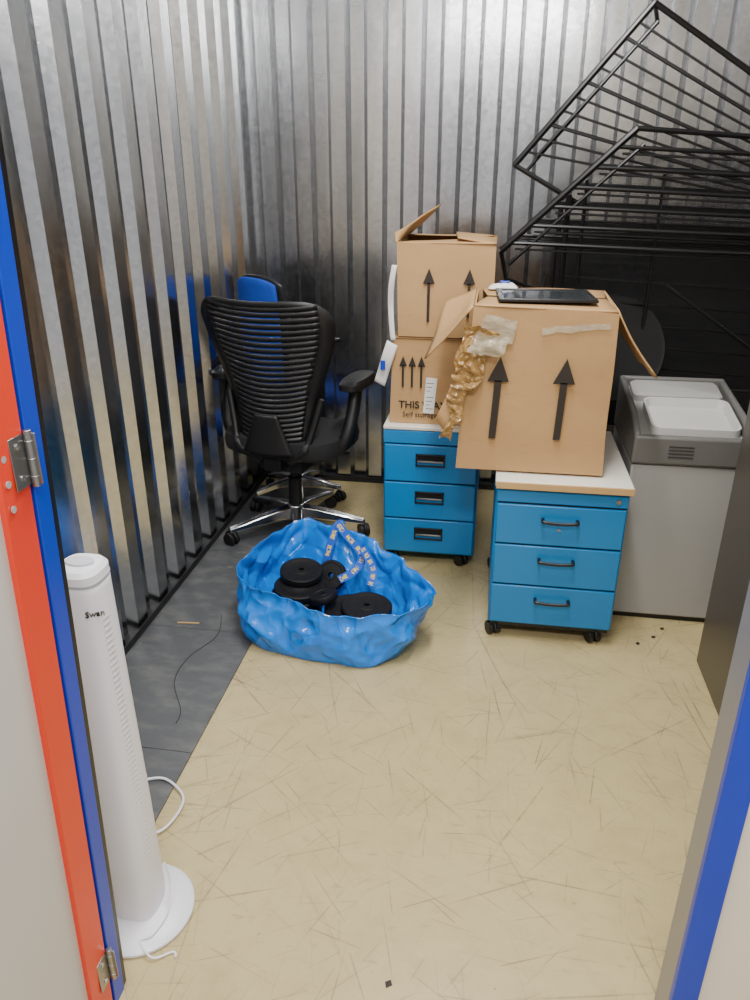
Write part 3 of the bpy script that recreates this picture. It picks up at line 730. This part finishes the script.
# ---------------------------------------------------------------- black wire racks
e=thing('wire_rack','black metal bar rack with sloping rail and dark panel','rack',(0,0,0))
xa,xb,ya,yb=.24,1.20,3.06,3.42
ra=Vector((.005,3.0,1.235)); rb=Vector((.445,3.0,1.645))
g=G()
for x in (xa,xb):
    for y in (ya,yb): g.tube([(x,y,0),(x,y,1.43)],.011,8)
g.tube([(.30,ya,1.0),(.30,ya,1.48)],.007,8)
g.tube([ra,rb],.012,8); g.tube([ra+Vector((.03,.0,-.05)),rb+Vector((.03,0,-.05))],.007,8)
g.tube([ra,(.03,3.03,1.13),(xa,ya,1.06)],.008,8)
g.tube([rb,(1.25,3.02,1.585)],.009,8)
g.tube([(xa,ya,.72),(xb,ya,.72)],.009,8); g.tube([(xa,yb,.72),(xb,yb,.72)],.009,8)
g.tube([(xa,ya,.72),(xa,yb,.72)],.009,8); g.tube([(xb,ya,.72),(xb,yb,.72)],.009,8)
g.done('rack_frame',e,M_RACK,smooth=True)
for k,(t,dz) in enumerate(((.14,.05),(.30,.05),(.46,.05),(.62,.045),(.78,.04),(.93,.04))):
    p=rb.lerp(ra,t); g=G()
    q=Vector((1.28,2.99,p.z-dz)); r_=Vector((1.28,3.26,p.z-dz+.01)); s_=p+Vector((.04,.26,.01))
    g.tube([p,q],.0075,8); g.tube([p+Vector((.02,0,-.022)),q+Vector((0,0,-.022))],.004,6); g.tube([s_,r_],.005,8); g.tube([p,s_],.006,8)
    for j in range(1,4): g.tube([p.lerp(s_,j/4),q.lerp(r_,j/4)],.003,6)
    g.done('wire_shelf',e,M_RACK,smooth=True)
g=G()
for z in (1.14,1.06,.98,.90,.82): g.tube([(xa,ya,z),(1.22,ya-.04,z-.05)],.0045,6)
g.tube([(.56,3.012,1.50),(.56,3.04,.72)],.006,6)
g.tube([(.62,3.0,1.12),(1.1,2.97,.80)],.006,6)
g.done('wire_rods',e,M_RACK,smooth=True)
g=G()
g.box((xa,yb-.02,.45),(xb,yb-.012,1.27)); g.box((xa,yb-.03,1.26),(xb,yb-.005,1.28))
g.done('back_panel',e,mat('charcoal_mesh_panel',(30,30,32),.5,.2,.3,40,.3,300),label='dark fine mesh panel')
e=thing('wire_frame_rack','tipped black metal frame rack with long parallel bars on another rack','rack',(0,0,0))
P1=Vector((.035,3.08,1.53)); P2=Vector((.465,3.10,2.03)); Ev=Vector((.05,.22,-.02))
def edge(t): return P1.lerp(P2,t)
g=G()
g.tube([P1,P2],.011,8); g.tube([P2,(1.25,3.04,1.405+.13)],.010,8)
g.tube([P1,P1+Vector((.24,.0,-.13))],.009,8)
A1=P1+Ev; A2=P2+Ev
g.tube([A1,A2],.007,8)
g.tube([P1,A1],.008,8); g.tube([P2,A2],.008,8)
g.tube([edge(.06)+Vector((.05,0,-.005)),edge(.95)+Vector((.04,0,-.03))],.007,8)
g.done('outer_frame',e,M_RACK,smooth=True)
g=G()
for k in range(1,11):
    t=k/11.2; a=edge(t); dx=1.25-a.x; sl=.14+.50*t
    g.tube([a,(1.25,3.04,a.z-dx*sl)],.0045 if k%3 else .0065,6)
g.done('parallel_bars',e,M_RACK,smooth=True)
e=thing('round_stool','black round-topped pedestal stool behind the boxes','stool',(.45,3.0,0))
rm=Matrix.Rotation(R(70),3,'X')@Matrix.Rotation(R(8),3,'Y')
g=G(); n=56; c=Vector((0,0,.88))
prof=[(.01,0),(.185,0),(.20,.006),(.205,.012),(.20,.018),(.185,.015),(.01,.014)]
g.loft([[tuple(rm@Vector((r*math.cos(2*math.pi*i/n),r*math.sin(2*math.pi*i/n),z))+c) for i in range(n)] for r,z in prof]); g.done('stool_top',e,mat('matt_black_top',(12,12,13),.5,0,.2,spec=.3),smooth=True)
g=G(); g.cyl((0,0,.02),(0,0,.87),.012); g.done('column',e,M_BLACK)
g=G(); g.cyl((0,0,0),(0,0,.02),.07,.06,40); g.done('foot',e,M_BLACK,bevel=.003)

e=thing('wood_splinter','small pale wood splinter lying on the rubber mat','debris',(-1.03,2.18,.0065),.1)
g=G(); g.box((-.04,-.003,0),(.04,.003,.004)); g.done('splinter',e,M_WOOD,bevel=.001)
for (x,y) in ((-.13,.99),(.62,2.36),(.56,2.31),(.66,2.42)):
    e=thing('grit_flake','small dark flake of dirt on the floor','debris',(x,y,.0),random.random()*3,'flakes of dirt on the floor')
    g=G(); g.poly([(-.008,-.004,.001),(.006,-.006,.001),(.009,.004,.002),(-.003,.007,.001)]); g.done('flake',e,M_INK,solid=.002)

# ---------------------------------------------------------------- light + camera
w=bpy.data.worlds.new('World'); SC.world=w; w.use_nodes=True
w.node_tree.nodes['Background'].inputs[0].default_value=(.98,.985,1,1); w.node_tree.nodes['Background'].inputs[1].default_value=.62
def area(name,loc,rot,sx,sy,p,c=(1,.98,.95)):
    l=bpy.data.lights.new(name,'AREA'); l.shape='RECTANGLE'; l.size=sx; l.size_y=sy; l.energy=p; l.color=c
    o=bpy.data.objects.new(name,l); o.location=loc; o.rotation_euler=rot; COL.objects.link(o)
area('ceiling_tube',(-.05,1.7,2.9),(0,0,0),.22,1.5,82)
area('corridor_tube',(.1,-.3,2.75),(R(14),0,0),1.4,.3,66)
cam=bpy.data.cameras.new('cam'); co=bpy.data.objects.new('camera',cam); COL.objects.link(co); SC.camera=co
cam.sensor_fit='VERTICAL'; cam.sensor_height=24; cam.lens=18.0; cam.clip_start=.02
co.location=(0,0,1.5); co.rotation_euler=(R(90-23.5),0,R(9))
